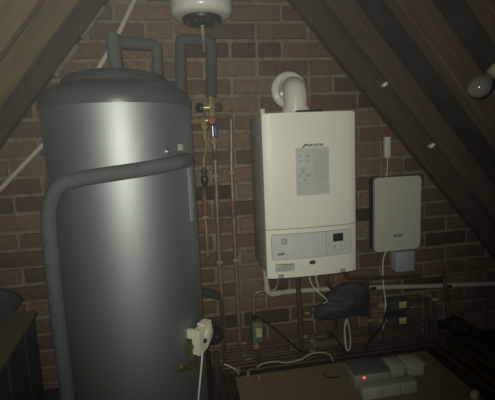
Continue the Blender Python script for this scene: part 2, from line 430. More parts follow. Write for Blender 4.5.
b.lathe(P(201, 121, YV-.004), (P(203, 121, YV)-P(198, 121, YV-.012)), [(-.006, .014), (.012, .014)], seg=6)
b.build('side_branch', M['brass'], va)
B().lathe(P(212, 120.5, YV-.008), (0, -1, 0), [(0, .017), (.010, .017), (.014, .014), (.016, 0)], seg=8).build('red_cap', M['red'], va)['label'] = 'red valve cap'
e = P(215.8, 131, YV-.012); B().box(e, (.015, .010, .052), bev=.004).build('blue_handle', M['blue'], va)['label'] = 'blue lever handle'
e = P(204, 121, YV); b = B(); b.lathe(e, (0, 0, -1), [(0, .011), (.014, .011), (.016, .015), (.030, .015), (.032, .009), (.075, .009)], seg=8); b.build('relief_valve', M['brass'], va)
b = B(); b.lathe(P(212.5, 126, YV), (0, 0, -1), [(0, .008), (.05, .008)], seg=12); b.build('chrome_stem', M['chrome'], va)['label'] = 'silvery valve stem'
b = B(); b.lathe(P(213.5, 136, YV), (0, 0, -1), [(0, .010), (.01, .010), (.012, .0145), (.030, .0145), (.034, .011)], seg=8); b.build('lower_coupling', M['brass'], va)
B().tube([c1+Vector((-.022, -.006, 0)), P(204, 118, YV)], .0035, seg=8).build('gauge_stem', M['chrome'], va)

def clip(p, parent, r=.009, m='whitep'):
    B().box((p[0], p[1]/2-.001, p[2]), (r*1.5, abs(p[1])-.002, .012), bev=.002).box((p[0], p[1], p[2]), (r*2+.008, r*2+.006, .013), bev=.003).build('pipe_clip', M['clip' if m == 'whitep' else m], parent)['label'] = 'white plastic pipe clip'
def pipe(pts, r, label, m='copper', bend=.022, clips=(), name='copper_pipe', group=None, cm='whitep'):
    pts = [Vector(p) for p in pts]
    if clips:
        t = thing(name, label, 'pipe', pts[-1], group)
        B().tube(pts, r, seg=14, bend=bend).build('tube', M[m], t)
        for c in clips: clip(c, t, r, cm)
        return t
    o = B().tube(pts, r, seg=14, bend=bend).build(name, M[m]); tag(o, label, 'pipe', group); return o
YP = -0.05
# three vertical runs between cylinder and boiler
pipe([P(214.3, 141, YV), P(214.5, 150, YV), P(215, 158, YP), P(219.5, 262, YP), P(225, 356, YP)], .0105, 'copper pipe falling straight from the brass valves down the wall', clips=[P(215.3, 176, YP), P(219.5, 262, YP)], bend=.012)
pipe([P(216, 116.5, YV+.0), P(231, 117, YP), P(231.5, 173, YP), P(235.7, 260, YP), P(240, 344, YP), P(246, 343, YP)], .0092, 'copper pipe with elbow beside the boiler, carrying a small red-handled valve', clips=[P(231.6, 172.5, YP), P(235.7, 260, YP)], bend=.016)
q = P(233.6, 209, YP-.0)
iv = thing('isolating_valve', 'small chrome and red isolating valve halfway down the pipe by the boiler', 'valve', q)
B().lathe(q+Vector((0, 0, .006)), (0, 0, -1), [(0, .009), (.006, .012), (.018, .012), (.020, .010), (.026, .010), (.028, .012), (.040, .012)], seg=8).build('valve_body', M['chrome'], iv)
B().box(q+Vector((0, -.014, .014)), (.010, .010, .034), bev=.003).build('lever', M['red'], iv)['label'] = 'red lever'
# tundish
tn = thing('tundish', 'black plastic tundish hanging on thin tube left of the copper pipes', 'tundish', P(204, 178, -.09))
q = P(203.8, 167, -.09)
B().lathe(q, (0, 0, -1), [(0, .006), (.008, .007), (.010, .012), (.022, .012), (.026, .009), (.036, .009), (.040, .014), (.052, .015), (.056, .0155), (.060, .013), (.074, .010), (.084, .009)], seg=20).build('funnel', M['black'], tn)
o = B().tube(spline([P(203.5, 128, YV), P(206, 140, -.10), P(206.5, 148, -.10), P(204.2, 158, -.09), P(203.8, 168, -.09)], 5), .0045, seg=10).build('discharge_tube', M['brass'], tn)
pipe([P(203.6, 187, -.09), P(204.3, 195, -.07), P(205.5, 217, YP), P(207.8, 256, YP), P(207.8, 257, -.012)], .0092, 'copper discharge pipe below the black tundish, turning into the wall', clips=[P(205.6, 217, YP)], bend=.01)
# lagged stub
s0 = P(199, 290, -.20); s1 = P(218, 296, -.09)
t = thing('lagged_pipe', 'short grey lagged pipe stub poking out low right of the cylinder', 'pipe', s0)
B().tube([P(196, 289.5, -.24), s0, s1], .016, seg=16, bend=.02).build('foam_lagging', M['foam'], t)
B().tube([s1, P(221, 297, -.075)], .010, seg=10).build('brass_elbow', M['brass'], t)

# ------------------------------------------------------------------ boiler
YB = -0.275
xl = (P(261.5, 117, YB).x+P(268, 279, YB).x)/2; xr = (P(355, 110, YB).x+P(357, 270, YB).x)/2
zt = (P(262, 115, YB).z+P(355, 109.5, YB).z)/2; zb = (P(268, 279, YB).z+P(357, 270, YB).z)/2; zs = (P(265.5, 231.5, YB).z+P(356.5, 222, YB).z)/2
bw = xr-xl; bxm = (xl+xr)/2
def yf(x):
    u = (x-bxm)/(bw/2); return YB-0.013*(1-u*u)
def curved_block(z0, z1, yback, inset=0.0, rr=.006, yoff=0.0):
    b = B(); n = 20; poly = []
    xs = [xl+inset+(bw-2*inset)*i/n for i in range(n+1)]
    fr = [Vector((x, yf(x)+yoff+(rr if i in (0, n) else (rr*.25 if i in (0, n) else 0)), 0)) for i, x in enumerate(xs)]
    poly = [Vector((p.x, p.y, z0)) for p in fr]+[Vector((xr-inset, yback, z0)), Vector((xl+inset, yback, z0))]
    b.prism(poly, (0, 0, z1-z0))
    return b
bo = thing('boiler', 'white wall-hung boiler with grey control panel and paper notice', 'boiler', (bxm, 0, zb))
B().box((bxm, -.13, (zt+zb)/2+.003), (bw-.006, .255, zt-zb-.008), bev=.004).build('casing', M['steelside'], bo)['label'] = 'grey side casing'
cb = curved_block(zs+.0015, zt, -0.235)
bmesh.ops.bevel(cb.bm, geom=[e for e in cb.bm.edges if (abs(e.verts[0].co.z-zt) < 1e-5 and abs(e.verts[1].co.z-zt) < 1e-5)], offset=.004, segments=2, affect='EDGES')
cb.build('front_cover', M['white'], bo, ang=50)
curved_block(zb, zs-.0015, -0.235).build('lower_fascia', M['white'], bo, ang=50)
def FP(px, py): # point on the boiler's curved front seen at this place
    p = P(px, py, YB-.008)
    for _ in range(4): p = P(px, py, yf(p.x))
    return p
def front_patch(pxs, name, m, parent, t=.0012, off=.0002, n=10):
    """flat patch on the curved front: corners TL, TR, BR, BL"""
    tl, tr, br, bl = [FP(*p) for p in pxs]; x0 = (tl.x+bl.x)/2; x1 = (tr.x+br.x)/2; z1 = (tl.z+tr.z)/2; z0 = (bl.z+br.z)/2
    b = B(); rows = []
    for i in range(n+1):
        x = x0+(x1-x0)*i/n; y = yf(x)
        rows.append([b.bm.verts.new(q) for q in ((x, y-off, z0), (x, y-off, z1), (x, y-off-t, z1), (x, y-off-t, z0))])
    for a_, c_ in zip(rows, rows[1:]):
        for k in range(4): b.bm.faces.new((a_[k], a_[(k+1) % 4], c_[(k+1) % 4], c_[k]))
    b.bm.faces.new(rows[0]); b.bm.faces.new(rows[-1][::-1])
    return b.build(name, m, parent)
# control panel with rounded corners
tl, tr, br, bl = FP(271.2, 236), FP(351, 228), FP(351.5, 252.5), FP(272.8, 260)
px0, px1 = (tl.x+bl.x)/2, (tr.x+br.x)/2; pz1, pz0 = (tl.z+tr.z)/2, (bl.z+br.z)/2
def round_panel(x0, x1, z0, z1, r, t, off, name, m, parent):
    b = B(); pts = []; n = 6
    for cx_, cz_, a0_ in ((x1-r, z1-r, 0), (x0+r, z1-r, 90), (x0+r, z0+r, 180), (x1-r, z0+r, 270)):
        for k in range(n+1):
            a_ = math.radians(a0_+90*k/n); pts.append((cx_+r*math.cos(a_), cz_+r*math.sin(a_)))
    # grid-free: fan strips in x so that it follows the curve
    xs = sorted(set([round(p[0], 6) for p in pts]+[round(x0+r+(x1-x0-2*r)*i/14, 6) for i in range(15)]))
    def zr(x):
        d = 0
        if x < x0+r: d = r-math.sqrt(max(0, r*r-(x0+r-x)**2))
        if x > x1-r: d = r-math.sqrt(max(0, r*r-(x-x1+r)**2))
        return z0+d, z1-d
    rows = []
    for x in xs:
        a_, c_ = zr(x); y = yf(x)-off
        rows.append([b.bm.verts.new(q) for q in ((x, y, a_), (x, y, c_), (x, y-t, c_), (x, y-t, a_))])
    for p_, q_ in zip(rows, rows[1:]):
        for k in range(4): b.bm.faces.new((p_[k], p_[(k+1) % 4], q_[(k+1) % 4], q_[k]))
    b.bm.faces.new(rows[0]); b.bm.faces.new(rows[-1][::-1])
    return b.build(name, m, parent)
round_panel(px0-.0022, px1+.0022, pz0-.0022, pz1+.0022, .012, .0008, .0002, 'panel_surround', M['ink'], bo)
cp = round_panel(px0, px1, pz0, pz1, .010, .0025, .0004, 'control_panel', M['panel'], bo)
front_patch([(325.6, 231), (326.2, 231), (326.2, 255), (325.8, 255)], 'panel_seam', M['ink'], cp, t=.0032)
front_patch([(332.7, 233.5), (342.8, 232.5), (342.8, 240.6), (332.8, 241.4)], 'display', M['lcd'], cp, t=.0035)
q = FP(284, 241.3); B().lathe((q.x, q.y-.002, q.z), (0, -1, 0), [(0, .0125), (.0025, .0125), (.0035, .011)], seg=28).build('pressure_gauge', M['ink'], cp)
q2 = B(); q2.lathe((q.x, q.y-.005, q.z), (0, -1, 0), [(0, .008), (.0008, .008)], seg=24); q2.build('gauge_face', M['steelside'], cp)
for (x, y) in ((334.5, 246), (341, 245.4), (334.8, 249.4), (341.2, 248.6)):
    q = FP(x, y); B().box((q.x, q.y-.0032, q.z), (.011, .002, .0032), bev=.0007).build('button', M['ink'], cp)
text_mesh('junior', 'model_lettering', M['darkink'], cp, (FP(282.5, 253.5).x, FP(282.5, 253.5).y-.0034, FP(282.5, 253.5).z), (1, .05, 0), (0, 0, 1), .016)
q = FP(312.5, 262.3); b = B(); b.lathe((q.x, q.y+.001, q.z), (0, -1, 0), [(0, .0135), (.0025, .0135), (.0038, .011)], seg=28); 
for v in b.bm.verts: v.co.z = q.z+(v.co.z-q.z)*.6
b.build('badge', M['darkink'], bo)
b = B(); b.lathe((q.x, q.y-.003, q.z), (0, -1, 0), [(0, .009), (.0008, .009)], seg=24)
for v in b.bm.verts: v.co.z = q.z+(v.co.z-q.z)*.35
b.build('badge_inlay', M['chrome'], bo)
# sticker low left: white with rules of print
st = front_patch([(275, 264.2), (294.8, 262.2), (295, 270.8), (275.4, 272.6)], 'sticker', M['paper'], bo)
for k, (f0, f1, th) in enumerate(((.12, .95, 1.0), (.35, .95, .8), (.05, .95, .5), (.05, .95, .5), (.05, .8, .5))):
    yy = 0.16+.17*k; L = lambda fx, fy: (275+20*fx, 264.2+8.4*fy-2*fx)
    front_patch([L(f0, yy-.035*th), L(f1, yy-.035*th), L(f1, yy+.035*th), L(f0, yy+.035*th)], 'printed_line', M['darkink'], st, t=.0003, off=.0016)
# the paper notice
no = front_patch([(295.2, 148.8), (328.6, 145.8), (329.6, 193.2), (296.8, 196.6)], 'notice', M['paper'], bo)
def L(fx, fy): return (295.2+33.4*fx+1.2*fy, 148.8+47.6*fy-3.1*fx)
for k in range(16):
    y0 = .05+.058*k
    if k < 12:
        if k % 4 in (0,): front_patch([L(.04, y0), L(.45, y0), L(.45, y0+.008), L(.04, y0+.008)], 'printed_line', M['notice_ink'], no, t=.0003, off=.0016)
        for j in range(2): front_patch([L(.52, y0+.026*j), L(.94 if (k+j) % 3 else .8, y0+.026*j), L(.94 if (k+j) % 3 else .8, y0+.026*j+.010), L(.52, y0+.026*j+.010)], 'printed_line', M['notice_ink'], no, t=.0003, off=.0016)
    else:
        front_patch([L(.05, y0), L(.93, y0), L(.93, y0+.008), L(.05, y0+.008)], 'printed_line', M['notice_ink'], no, t=.0003, off=.0016)
for (fx, fy, s) in ((.12, .17, .05), (.36, .17, .05), (.15, .26, .04), (.36, .27, .05), (.22, .43, .05), (.22, .50, .06), (.10, .58, .05), (.33, .58, .06), (.42, .58, .04), (.28, .68, .05)):
    front_patch([L(fx-s, fy-s*.5), L(fx+s, fy-s*.5), L(fx+s*.8, fy+s*.5), L(fx-s*.8, fy+s*.5)], 'printed_figure', M['notice_ink'], no, t=.0003, off=.0016)
q = FP(313.5, 145.2)
text_mesh('WORCESTER', 'logo_lettering', M['darkink'], bo, (q.x, q.y-.0012, q.z), (1, .0, .0), (0, 0, 1), .0128)
b = B(); s_ = [FP(x, y)+Vector((0, -.001, 0)) for x, y in ((301.5, 148), (303.5, 145.6), (306, 143.8), (308.4, 144.4), (305, 145.4), (303.4, 147.6))]
b.prism(s_, (0, -.0006, 0)); b.build('logo_swoosh', M['darkink'], bo)
# catches under the fascia, cap, spirit level, flue collar
for x, y in ((281, 275.8), (342.7, 269.8)):
    q = FP(x, y); B().box((q.x, q.y-.0005, zb+.008), (.022, .006, .016), bev=.002).build('catch', M['ink'], bo)
q = P(261, 109, -.20); B().lathe((xl+.018, -.21, zt-.002), (0, 0, 1), [(0, .010), (.022, .010), (.025, .008)], seg=18).build('filler_cap', M['cream'], bo)
q = P(308, 106.5, -.2)
bl_ = B(); bl_.box((P(309, 107, -.23).x, -.225, zt+.006), (.10, .03, .012), bev=.003); bl_.build('bracket', M['black'], bo)
# flue elbow
fl = thing('boiler_flue', 'glossy white flue elbow rising from the boiler into the wall', 'flue', (P(295, 106, -.14).x, -.14, zt))
fx = P(295.5, 100, -.15).x; fyv = -.15
B().lathe((fx, fyv, zt+.0), (0, 0, 1), [(0, .062), (.012, .062), (.014, .056), (.022, .056), (.024, .052), (.03, .052)], seg=40).build('collar', M['flue'], fl)
zf = P(295, 92, fyv).z
cpth = fillet([Vector((fx, fyv, zt+.02)), Vector((fx, fyv, zf+.015)), Vector((fx+.014, -.004, zf+.026))], .075, 12)
B().tube(cpth, .047, seg=40).build('elbow', M['flue'], fl)
B().lathe((fx+.016, -.002, zf+.026), (0, -1, 0), [(0, .078), (.006, .078), (.012, .072), (.014, .055), (.022, .051)], seg=44).build('wall_plate', M['flue'], fl)
# pipes from the boiler
pipe([P(297.5, 270, -.10), P(298.5, 290, -.10), P(302.5, 362, -.10)], .011, 'fat tarnished copper pipe dropping from the left underside of the boiler', 'darkcopper')
pipe([P(279, 270, -.09), P(277, 290, -.09), P(254, 292, -.09), P(254.2, 322, -.09)], .0075, 'thin copper pipe bending from boiler down to grey valve box', bend=.03)
pipe([P(366.5, 276, -.06), P(368.5, 300, -.06), P(371, 340, -.06)], .0085, 'upright dark copper pipe right of the crumpled black sheet', 'darkcopper', clips=[P(369.5, 320, -.06)])
pipe([P(326, 268, -.14), P(327, 283, -.14), P(333, 290, -.09), P(336, 335, -.06)], .0085, 'copper pipe from boiler underside passing behind the black sheet', 'darkcopper')
pipe([P(345, 266, -.12), P(346, 278, -.10), P(400, 277.5, -.05), P(420, 276, -.05)], .0085, 'copper pipe running level just under the boiler to the right', 'darkcopper', bend=.02)
# white waste pipe
wp = thing('waste_pipe', 'white plastic waste pipe running level along the wall under boiler', 'pipe', P(300, 290, -.05))
B().tube([P(264.5, 262, -.12), P(267.5, 294.5, -.12), P(293, 291, -.09), P(340, 288.5, -.06), P(370, 287.5, -.05), P(430, 286, -.045), P(500, 283.2, -.045)], .0108, seg=16, bend=.03).build('tube', M['conduit'], wp)
for a_, c_ in ((P(266.9, 286, -.12), P(267.4, 291, -.12)), (P(271, 294, -.117), P(279, 293, -.108)), (P(286, 292, -.098), P(291, 291.4, -.092))):
    B().tube([a_, c_], .0135, seg=16).build('socket', M['conduit'], wp)
clip(P(372, 287.5, -.05), wp, .011, 'black'); clip(P(447.5, 285.5, -.045), wp, .011, 'black')

# ------------------------------------------------------------------ cables under the boiler
def cable(pts, r, label, m, n=6, name='cable'):
    o = B().tube(spline(pts, n), r, seg=8).build(name, M[m]); tag(o, label, 'cable'); return o
cable([P(309, 272, -.2), P(310.5, 281, -.19), P(315, 289, -.18), P(325, 298, -.18), P(327, 301, -.17), P(323, 304, -.15)], .003, 'white cable curving from the boiler onto the crumpled sheet, left of the pair', 'cream')
cable([P(316, 272, -.2), P(316.5, 280, -.19), P(319.5, 290, -.17), P(320, 292, -.13)], .003, 'white cable dropping straight below the boiler, right of the pair', 'cream')

# dark crumpled sheet
poly = [(316, 320), (318, 309), (325, 304), (328, 296), (334, 291.5), (342, 286.5), (352, 284), (362, 283.5), (368, 284.5), (369, 300), (369.5, 317), (356, 315.5), (345, 317.5), (330, 319.5)]
b = B(); cen = (348, 301); YS = -.165; rings = []
for s_ in (1.0, .85, .65, .42, .2):
    ring = []
    for i in range(len(poly)*3):
        a_ = poly[i//3]; c_ = poly[(i//3+1) % len(poly)]; f = (i % 3)/3
        x = a_[0]*(1-f)+c_[0]*f; y = a_[1]*(1-f)+c_[1]*f
        x = cen[0]+(x-cen[0])*s_; y = cen[1]+(y-cen[1])*s_
        p = P(x, y, YS); nn = noise.noise(Vector((x*.11, y*.16, 1.3)))*.03+noise.noise(Vector((x*.35, y*.35, 4)))*.008
        p.y = YS-(1-s_)*.055+nn*(.3+.7*(1-s_)); ring.append(p)
    rings.append(ring)
vr = [[b.bm.verts.new(p) for p in r] for r in rings]; n_ = len(vr[0])
for a_, c_ in zip(vr, vr[1:]):
    for k in range(n_): b.bm.faces.new((a_[k], a_[(k+1) % n_], c_[(k+1) % n_], c_[k]))
b.bm.faces.new(vr[-1])
bk = [b.bm.verts.new(p+Vector((0, .03, 0))) for p in rings[0]]
for k in range(n_): b.bm.faces.new((vr[0][(k+1) % n_], vr[0][k], bk[k], bk[(k+1) % n_]))
b.bm.faces.new(bk)
o = b.build('plastic_sheet', M['sheet'], ang=60); tag(o, 'crumpled black plastic sheet bundled over pipes below the boiler', 'plastic sheet')
pipe([P(312, 306.5, -.09), P(330, 305.5, -.16), P(352, 303, -.235), P(356, 302.5, -.20)], .004, 'thin grey tube lying across the crumpled black sheet', 'greycloth', bend=.02, name='thin_tube')

# grey valve box with yellow label, left
g0 = P(256.5, 330, -.105)
zv = thing('zone_valve', 'grey valve box with yellow label and black cable, below the boiler left', 'valve', g0)
Rz = Matrix.Rotation(math.radians(-8), 3, 'Y')
B().box(g0, (.046, .07, .092), bev=.007, rot=Matrix.Rotation(math.radians(2), 3, 'Y')).build('housing', M['wiringdark'], zv)
B().box(g0+Vector((.004, -.0355, .004)), (.027, .0015, .040), bev=.0005).build('warning_label', M['yellow'], zv)['label'] = 'yellow warning label'
B().box(g0+Vector((.005, -.0365, -.008)), (.018, .001, .010)).build('printed_block', M['paper'], zv)
B().lathe(g0+Vector((-.004, .0, -.046)), (0, 0, -1), [(0, .014), (.02, .014), (.022, .018), (.034, .018), (.036, .012)], seg=10).build('valve_body', M['brass'], zv)
B().lathe(g0+Vector((-.008, .0, .046)), (0, 0, 1), [(0, .012), (.01, .012), (.012, .009), (.022, .009)], seg=10).build('cable_gland', M['black'], zv)
cable([P(255, 318, -.11), P(258, 317, -.12), P(266, 322, -.13), P(280, 333, -.13), P(293, 345, -.12), P(301, 351, -.11), P(306, 353, -.10)], .0045, 'black cable sagging right from the yellow-labelled valve box', 'blackm')
pipe([P(257.5, 343, -.10), P(259.5, 370, -.10)], .0085, 'short copper pipe below the left grey valve box', 'darkcopper')

# twin zone valves right
for (yy, lab) in ((303.5, 'upper grey zone valve with yellow label, right of the cream cable'), (319, 'lower grey zone valve with yellow label, right of the cream cable')):
    g = P(396, yy, -.10)
    zv = thing('zone_valve', lab, 'valve', g)
    B().box(g, (.10, .06, .050), bev=.006).build('housing', M['valvegrey'], zv)
    B().box(g+Vector((.016, -.0305, .004)), (.036, .0015, .030), bev=.0005).build('warning_label', M['yellow'], zv)['label'] = 'yellow label'
    B().box(g+Vector((.021, -.0315, .010)), (.018, .001, .010)).build('printed_block', M['paper'], zv)
    B().lathe(g+Vector((-.05, 0, 0)), (-1, 0, 0), [(0, .014), (.016, .014), (.018, .018), (.03, .018), (.031, .012), (.04, .012)], seg=10).build('valve_body', M['brass'], zv)
cable([P(386, 251, -.05), P(383, 262, -.05), P(383.5, 285, -.07), P(385.5, 303, -.12), P(384, 322, -.13), P(383, 330, -.10)], .003, 'cream cable hanging below the inverter to the zone valves', 'cream')
cable([P(389, 305, -.14), P(386, 312, -.15), P(383.5, 322, -.15), P(377, 331, -.15), P(370, 340, -.14), P(366, 350, -.12)], .0045, 'black cable curling down left of the twin zone valves', 'blackm')
# looped cable bundle with black plug
for k in range(3):
    d = .6*k
    cable([P(345.5+d, 320, -.16), P(344.5+d*.5, 328, -.16), P(344.6+d, 340, -.16), P(346.5+d, 350, -.16), P(349.5+d*.3, 349, -.165), P(350.2+d*.5, 340, -.165), P(349+d*.3, 328, -.165), P(346+d, 319, -.16)], .0026,
          ['grey looped cable hanging below the crumpled sheet, inner strand', 'grey looped cable hanging below the crumpled sheet, middle strand', 'grey looped cable hanging below the crumpled sheet, outer strand'][k], 'steelside')
cable([P(336, 318, -.16), P(336, 326, -.16)], .003, 'short dark wire hanging under the crumpled sheet', 'blackm')
pl = thing('plug', 'small black plug on a slanted lead left of the cable loop', 'plug', P(331, 335, -.15))
B().lathe(P(328.5, 333, -.15), P(335, 337, -.15)-P(328.5, 333, -.15), [(0, .008), (.004, .013), (.018, .013), (.026, .006)], seg=12).build('plug_body', M['black'], pl)
B().tube(spline([P(334, 336.5, -.15), P(339, 343, -.15), P(345, 351, -.14), P(348, 352, -.14)], 5), .0035, seg=8).build('lead', M['blackm'], pl)

# ------------------------------------------------------------------ horizontal pipe runs at the wall foot
def hrun(y_l, x_l, x_r, Y, r, m, label, clips=(), end_drop=None):
    a = P(x_l, y_l, Y); z = a.z; 
    xr_ = P(x_r, 330, Y).x
    pts = [a, Vector((xr_, Y, z))]
    cl = []
    for c in clips: cl.append(Vector((P(c, y_l-10, Y).x, Y, z)))
    return pipe(pts, r, label, m, clips=cl)
hrun(313, 303, 430, -.045, .0075, 'darkcopper', 'level copper pipe on the wall, topmost of the stacked runs', clips=(306.5,))
hrun(344, 239, 432, -.045, .0075, 'darkcopper', 'level copper pipe on the wall, second of the stacked runs from the top', clips=(305, 380))
hrun(351.5, 226, 440, -.045, .0075, 'darkcopper', 'level copper pipe on the wall, third of the stacked runs from the top', clips=(312,))
hrun(361.5, 226, 445, -.045, .0085, 'darkcopper', 'level copper pipe on the wall, lowest of the stacked runs', clips=(248, 312))
def frun(y, Y, x0, x1, r, label, tail=None, clips=(), m='darkcopper', bend=.03):
    z = FZ+.035
    a = Vector((x0, Y, z)); c = Vector((P(x1, y, Y).x, Y, z)); a.y = Y
    pts = [c, a]
    if tail: pts.append(Vector((a.x+tail[0], tail[1], z)))
    return pipe(pts, r, label, m, clips=[Vector((P(k, y, Y).x, Y, z)) for k in clips] if False else (), bend=bend)
frun(376, -.055, .082, 445, .0085, 'copper pipe at floor level closest to the wall, turning toward the viewer', (-.0, -1.2))
frun(376, -.085, .108, 445, .0085, 'copper pipe at floor level, middle of three behind the loft board', (-.0, -1.2))
frun(376, -.118, .136, 445, .0085, 'copper pipe at floor level hugging the back edge of the loft board', (-.0, -1.2))
# white floor clips
for i, (x, y) in enumerate(((238, 371), (248, 374.5), (259, 378))):
    z0_ = FZ+.03; p = PZ(x, y, z0_+.02); B_ = B(); B_.box(p, (.012, .016, .028), bev=.003)
    o = B_.build('pipe_clip', M['clip']); tag(o, ['white clip on the floor pipes, leftmost of three near the board corner', 'white clip on the floor pipes, middle of three near the board corner', 'white clip on the floor pipes, rightmost of three near the board corner'][i], 'pipe clip', 'white floor pipe clips')
cable([P(224, 364, -.10), P(231, 367, -.11), P(238, 371, -.12)], .003, 'short white cable end left among floor pipes', 'cream')
cable([P(257, 367, -.13), P(263, 363.5, -.13), P(275, 361.5, -.13), P(288, 362.5, -.13), P(303, 359, -.13)], .003, 'cream cable arching low along the floor pipes left of the dark pipe', 'steelside')
cable([P(303, 358, -.13), P(312, 353.5, -.13), P(322, 352.5, -.13), P(330, 355, -.13), P(333, 361, -.13)], .003, 'grey cable arching over floor pipes beside the grey boxes', 'steelside')
cable([P(303, 362, -.14), P(314, 357, -.14), P(324, 355, -.14), P(330, 360, -.14)], .003, 'brown cable arching under the grey one beside the grey boxes', 'darkcopper')
wz = .006
cable([PZ(323, 373.5, wz), PZ(328, 377, wz), PZ(334, 377.5, wz), PZ(338, 376, wz)], .0025, 'short black wire offcut lying on the loft board', 'blackm')
# vertical pipes low left by the cylinder
def drop(x0, y0, x1, y1, Y, r, m, label, name='copper_pipe'):
    a, c = P(x0, y0, Y), P(x1, y1, Y); c = Vector((a.x, Y, FZ+.002)) ; a = Vector((a.x, Y, a.z))
    return pipe([a, c], r, label, m, name=name)
drop(208, 352, 0, 0, -.24, .010, 'black', 'black upright pipe low between cylinder and copper pipes', 'black_pipe')
drop(216, 352, 0, 0, -.17, .012, 'darkcopper', 'fat copper upright under the black dial, low right of cylinder')
drop(221, 300, 0, 0, -.075, .0085, 'darkcopper', 'thin copper upright passing behind the white actuator')
drop(205, 380, 0, 0, -.16, .009, 'darkcopper', 'short copper upright between cylinder and the floor pipes')

# ------------------------------------------------------------------ motorised valve with white head
Ym = -.50
mv = thing('motorised_valve', 'white motorised valve actuator beside the lower right of cylinder', 'valve', P(200, 338, Ym))
# seen: top face, left short side, long right side with a knob
h0 = P(189.3, 331, Ym-.05); 
ax = Vector((.62, .78, 0)).normalized(); nx = Vector((.78, -.62, 0))
f_tl = P(198.6, 332.5, Ym-.045)
def HB(u, v, w): return f_tl+ax*u+(-nx)*v+Vector((0, 0, w))
b = B(); b.prism([HB(0, 0, 0), HB(.075, 0, .0), HB(.075, 0, -.045), HB(.045, 0, -.072), HB(.008, 0, -.082), HB(0, 0, -.078)], -nx*.030)
bmesh.ops.bevel(b.bm, geom=b.bm.edges[:], offset=.003, segments=2, affect='EDGES'); b.build('actuator_head', M['cream'], mv)
b = B(); b.prism([HB(.035, .002, 0.001), HB(.075, .002, .001), HB(.075, .002, .009), HB(.035, .002, .009)], -nx*.030)
bmesh.ops.bevel(b.bm, geom=b.bm.edges[:], offset=.002, segments=2, affect='EDGES'); b.build('top_step', M['cream'], mv)
B().lathe(HB(.052, 0, -.026), nx, [(0, .020), (.004, .020), (.006, .017), (.0065, 0)], seg=28).build('round_boss', M['cream'], mv)
B().lathe(HB(.028, 0, -.040), nx, [(0, .0075), (.004, .0075), (.005, .005)], seg=16).build('knob', M['black'], mv)
b = B(); b.prism([HB(.0, .030, 0), HB(.014, .030, 0), HB(.014, .030, -.03), HB(.0, .030, -.028)], -nx*.022); b.build('side_lug', M['cream'], mv)
vb0 = P(191, 347, Ym-.02)
B().lathe(vb0+Vector((0, 0, .025)), (0, 0, -1), [(0, .009), (.012, .009), (.014, .014), (.026, .014), (.028, .009), (.05, .009), (.052, .013), (.064, .013)], seg=10).build('valve_stem', M['dullbrass'], mv)
b = B(); b.tube([P(176, 367, Ym-.10), P(193, 366, Ym-.02)], .011, seg=12)
b.lathe(P(178, 367, Ym-.09), P(193, 366, Ym-.02)-P(178, 367, Ym-.09), [(0, .015), (.014, .015)], seg=6); b.lathe(P(192, 366, Ym-.025), (0, 0, 1), [(-.014, .014), (.014, .014)], seg=8)
b.build('brass_tee', M['dullbrass'], mv)
dl = thing('black_dial', 'round black dial cap behind the white motorised valve', 'dial', P(215, 335, -.2))
b0_ = P(213.5, 334, -.20)
B().lathe(b0_, Vector((.45, -.9, 0)), [(-.03, .012), (0, .012), (.0, .034), (.016, .036), (.024, .032), (.026, 0)], seg=28).build('dial_body', M['black'], dl)
B().lathe(b0_, Vector((.45, -.9, 0)), [(.026, .005), (.030, .005), (.031, 0)], seg=12).build('centre_screw', M['chrome'], dl)
cable([P(202.5, 352, Ym-.05), P(201.8, 362, Ym-.06), P(200.5, 376, Ym-.07), P(199, 392, Ym-.08), P(197.5, 410, Ym-.08)], .0028, 'white cable falling from the motorised valve actuator', 'cream')

# ------------------------------------------------------------------ inverter, junction box, isolator
YI = -.072
x0 = (P(374.8, 180, YI).x+P(375, 250, YI).x)/2; x1 = (P(420.5, 177, YI).x+P(421, 247, YI).x)/2
z1 = (P(376, 178, YI).z+P(420, 175.5, YI).z)/2; z0 = (P(376, 252, YI).z+P(420, 248.5, YI).z)/2
inv = thing('inverter', 'pale grey wall-mounted inverter with rounded corners, right of the boiler', 'inverter', ((x0+x1)/2, 0, z0))
B().box(((x0+x1)/2, YI/2+.004, (z0+z1)/2), (x1-x0-.004, abs(YI)-.014, z1-z0-.006), bev=.01).build('back_housing', M['black'], inv)['label'] = 'black housing'
b = B(); r_ = .018; pts = []
for cx_, cz_, a0_ in ((x1-r_, z1-r_, 0), (x0+r_, z1-r_, 90), (x0+r_, z0+r_, 180), (x1-r_, z0+r_, 270)):
    for k in range(7):
        a_ = math.radians(a0_+15*k); pts.append((cx_+r_*math.cos(a_), YI+.018, cz_+r_*math.sin(a_)))
b.prism(pts, (0, -.018, 0))
bmesh.ops.bevel(b.bm, geom=[e for e in b.bm.edges if all(abs(v.co.y-YI) < 1e-5 for v in e.verts)], offset=.003, segments=2, affect='EDGES')
b.build('front_cover', M['inverter'], inv)
for xx in (x0+.015, x1-.015): B().lathe((xx, YI+.001, z1-.016), (0, -1, 0), [(0, .0055), (.002, .0055), (.0025, .004)], seg=14).build('cover_screw', M['steelside'], inv)
q = P(398, 235.5, YI)
B().box((q.x, YI-.0003, q.z), (.042, .0008, .011), bev=.0003).build('logo_plate', M['darkink'], inv)
B().box((q.x, YI-.0010, q.z), (.030, .0006, .004)).build('logo_bar', M['paper'], inv)
jb = P(404, 261, -.05); jt = P(394.5, 252, -.05); jbr = P(412.5, 269.5, -.05)
t = thing('junction_box', 'small square grey junction box directly below the inverter', 'junction box', (jb.x, 0, jb.z))
B().box((jb.x, -.026, jb.z), (jbr.x-jt.x, .05, jt.z-jbr.z), bev=.004).build('box_base', M['greybox'], t)
B().box((jb.x, -.056, jb.z), (jbr.x-jt.x+.003, .010, jt.z-jbr.z+.003), bev=.003).build('box_lid', M['greybox'], t)
q0 = P(387.8, 147.3, -.02)
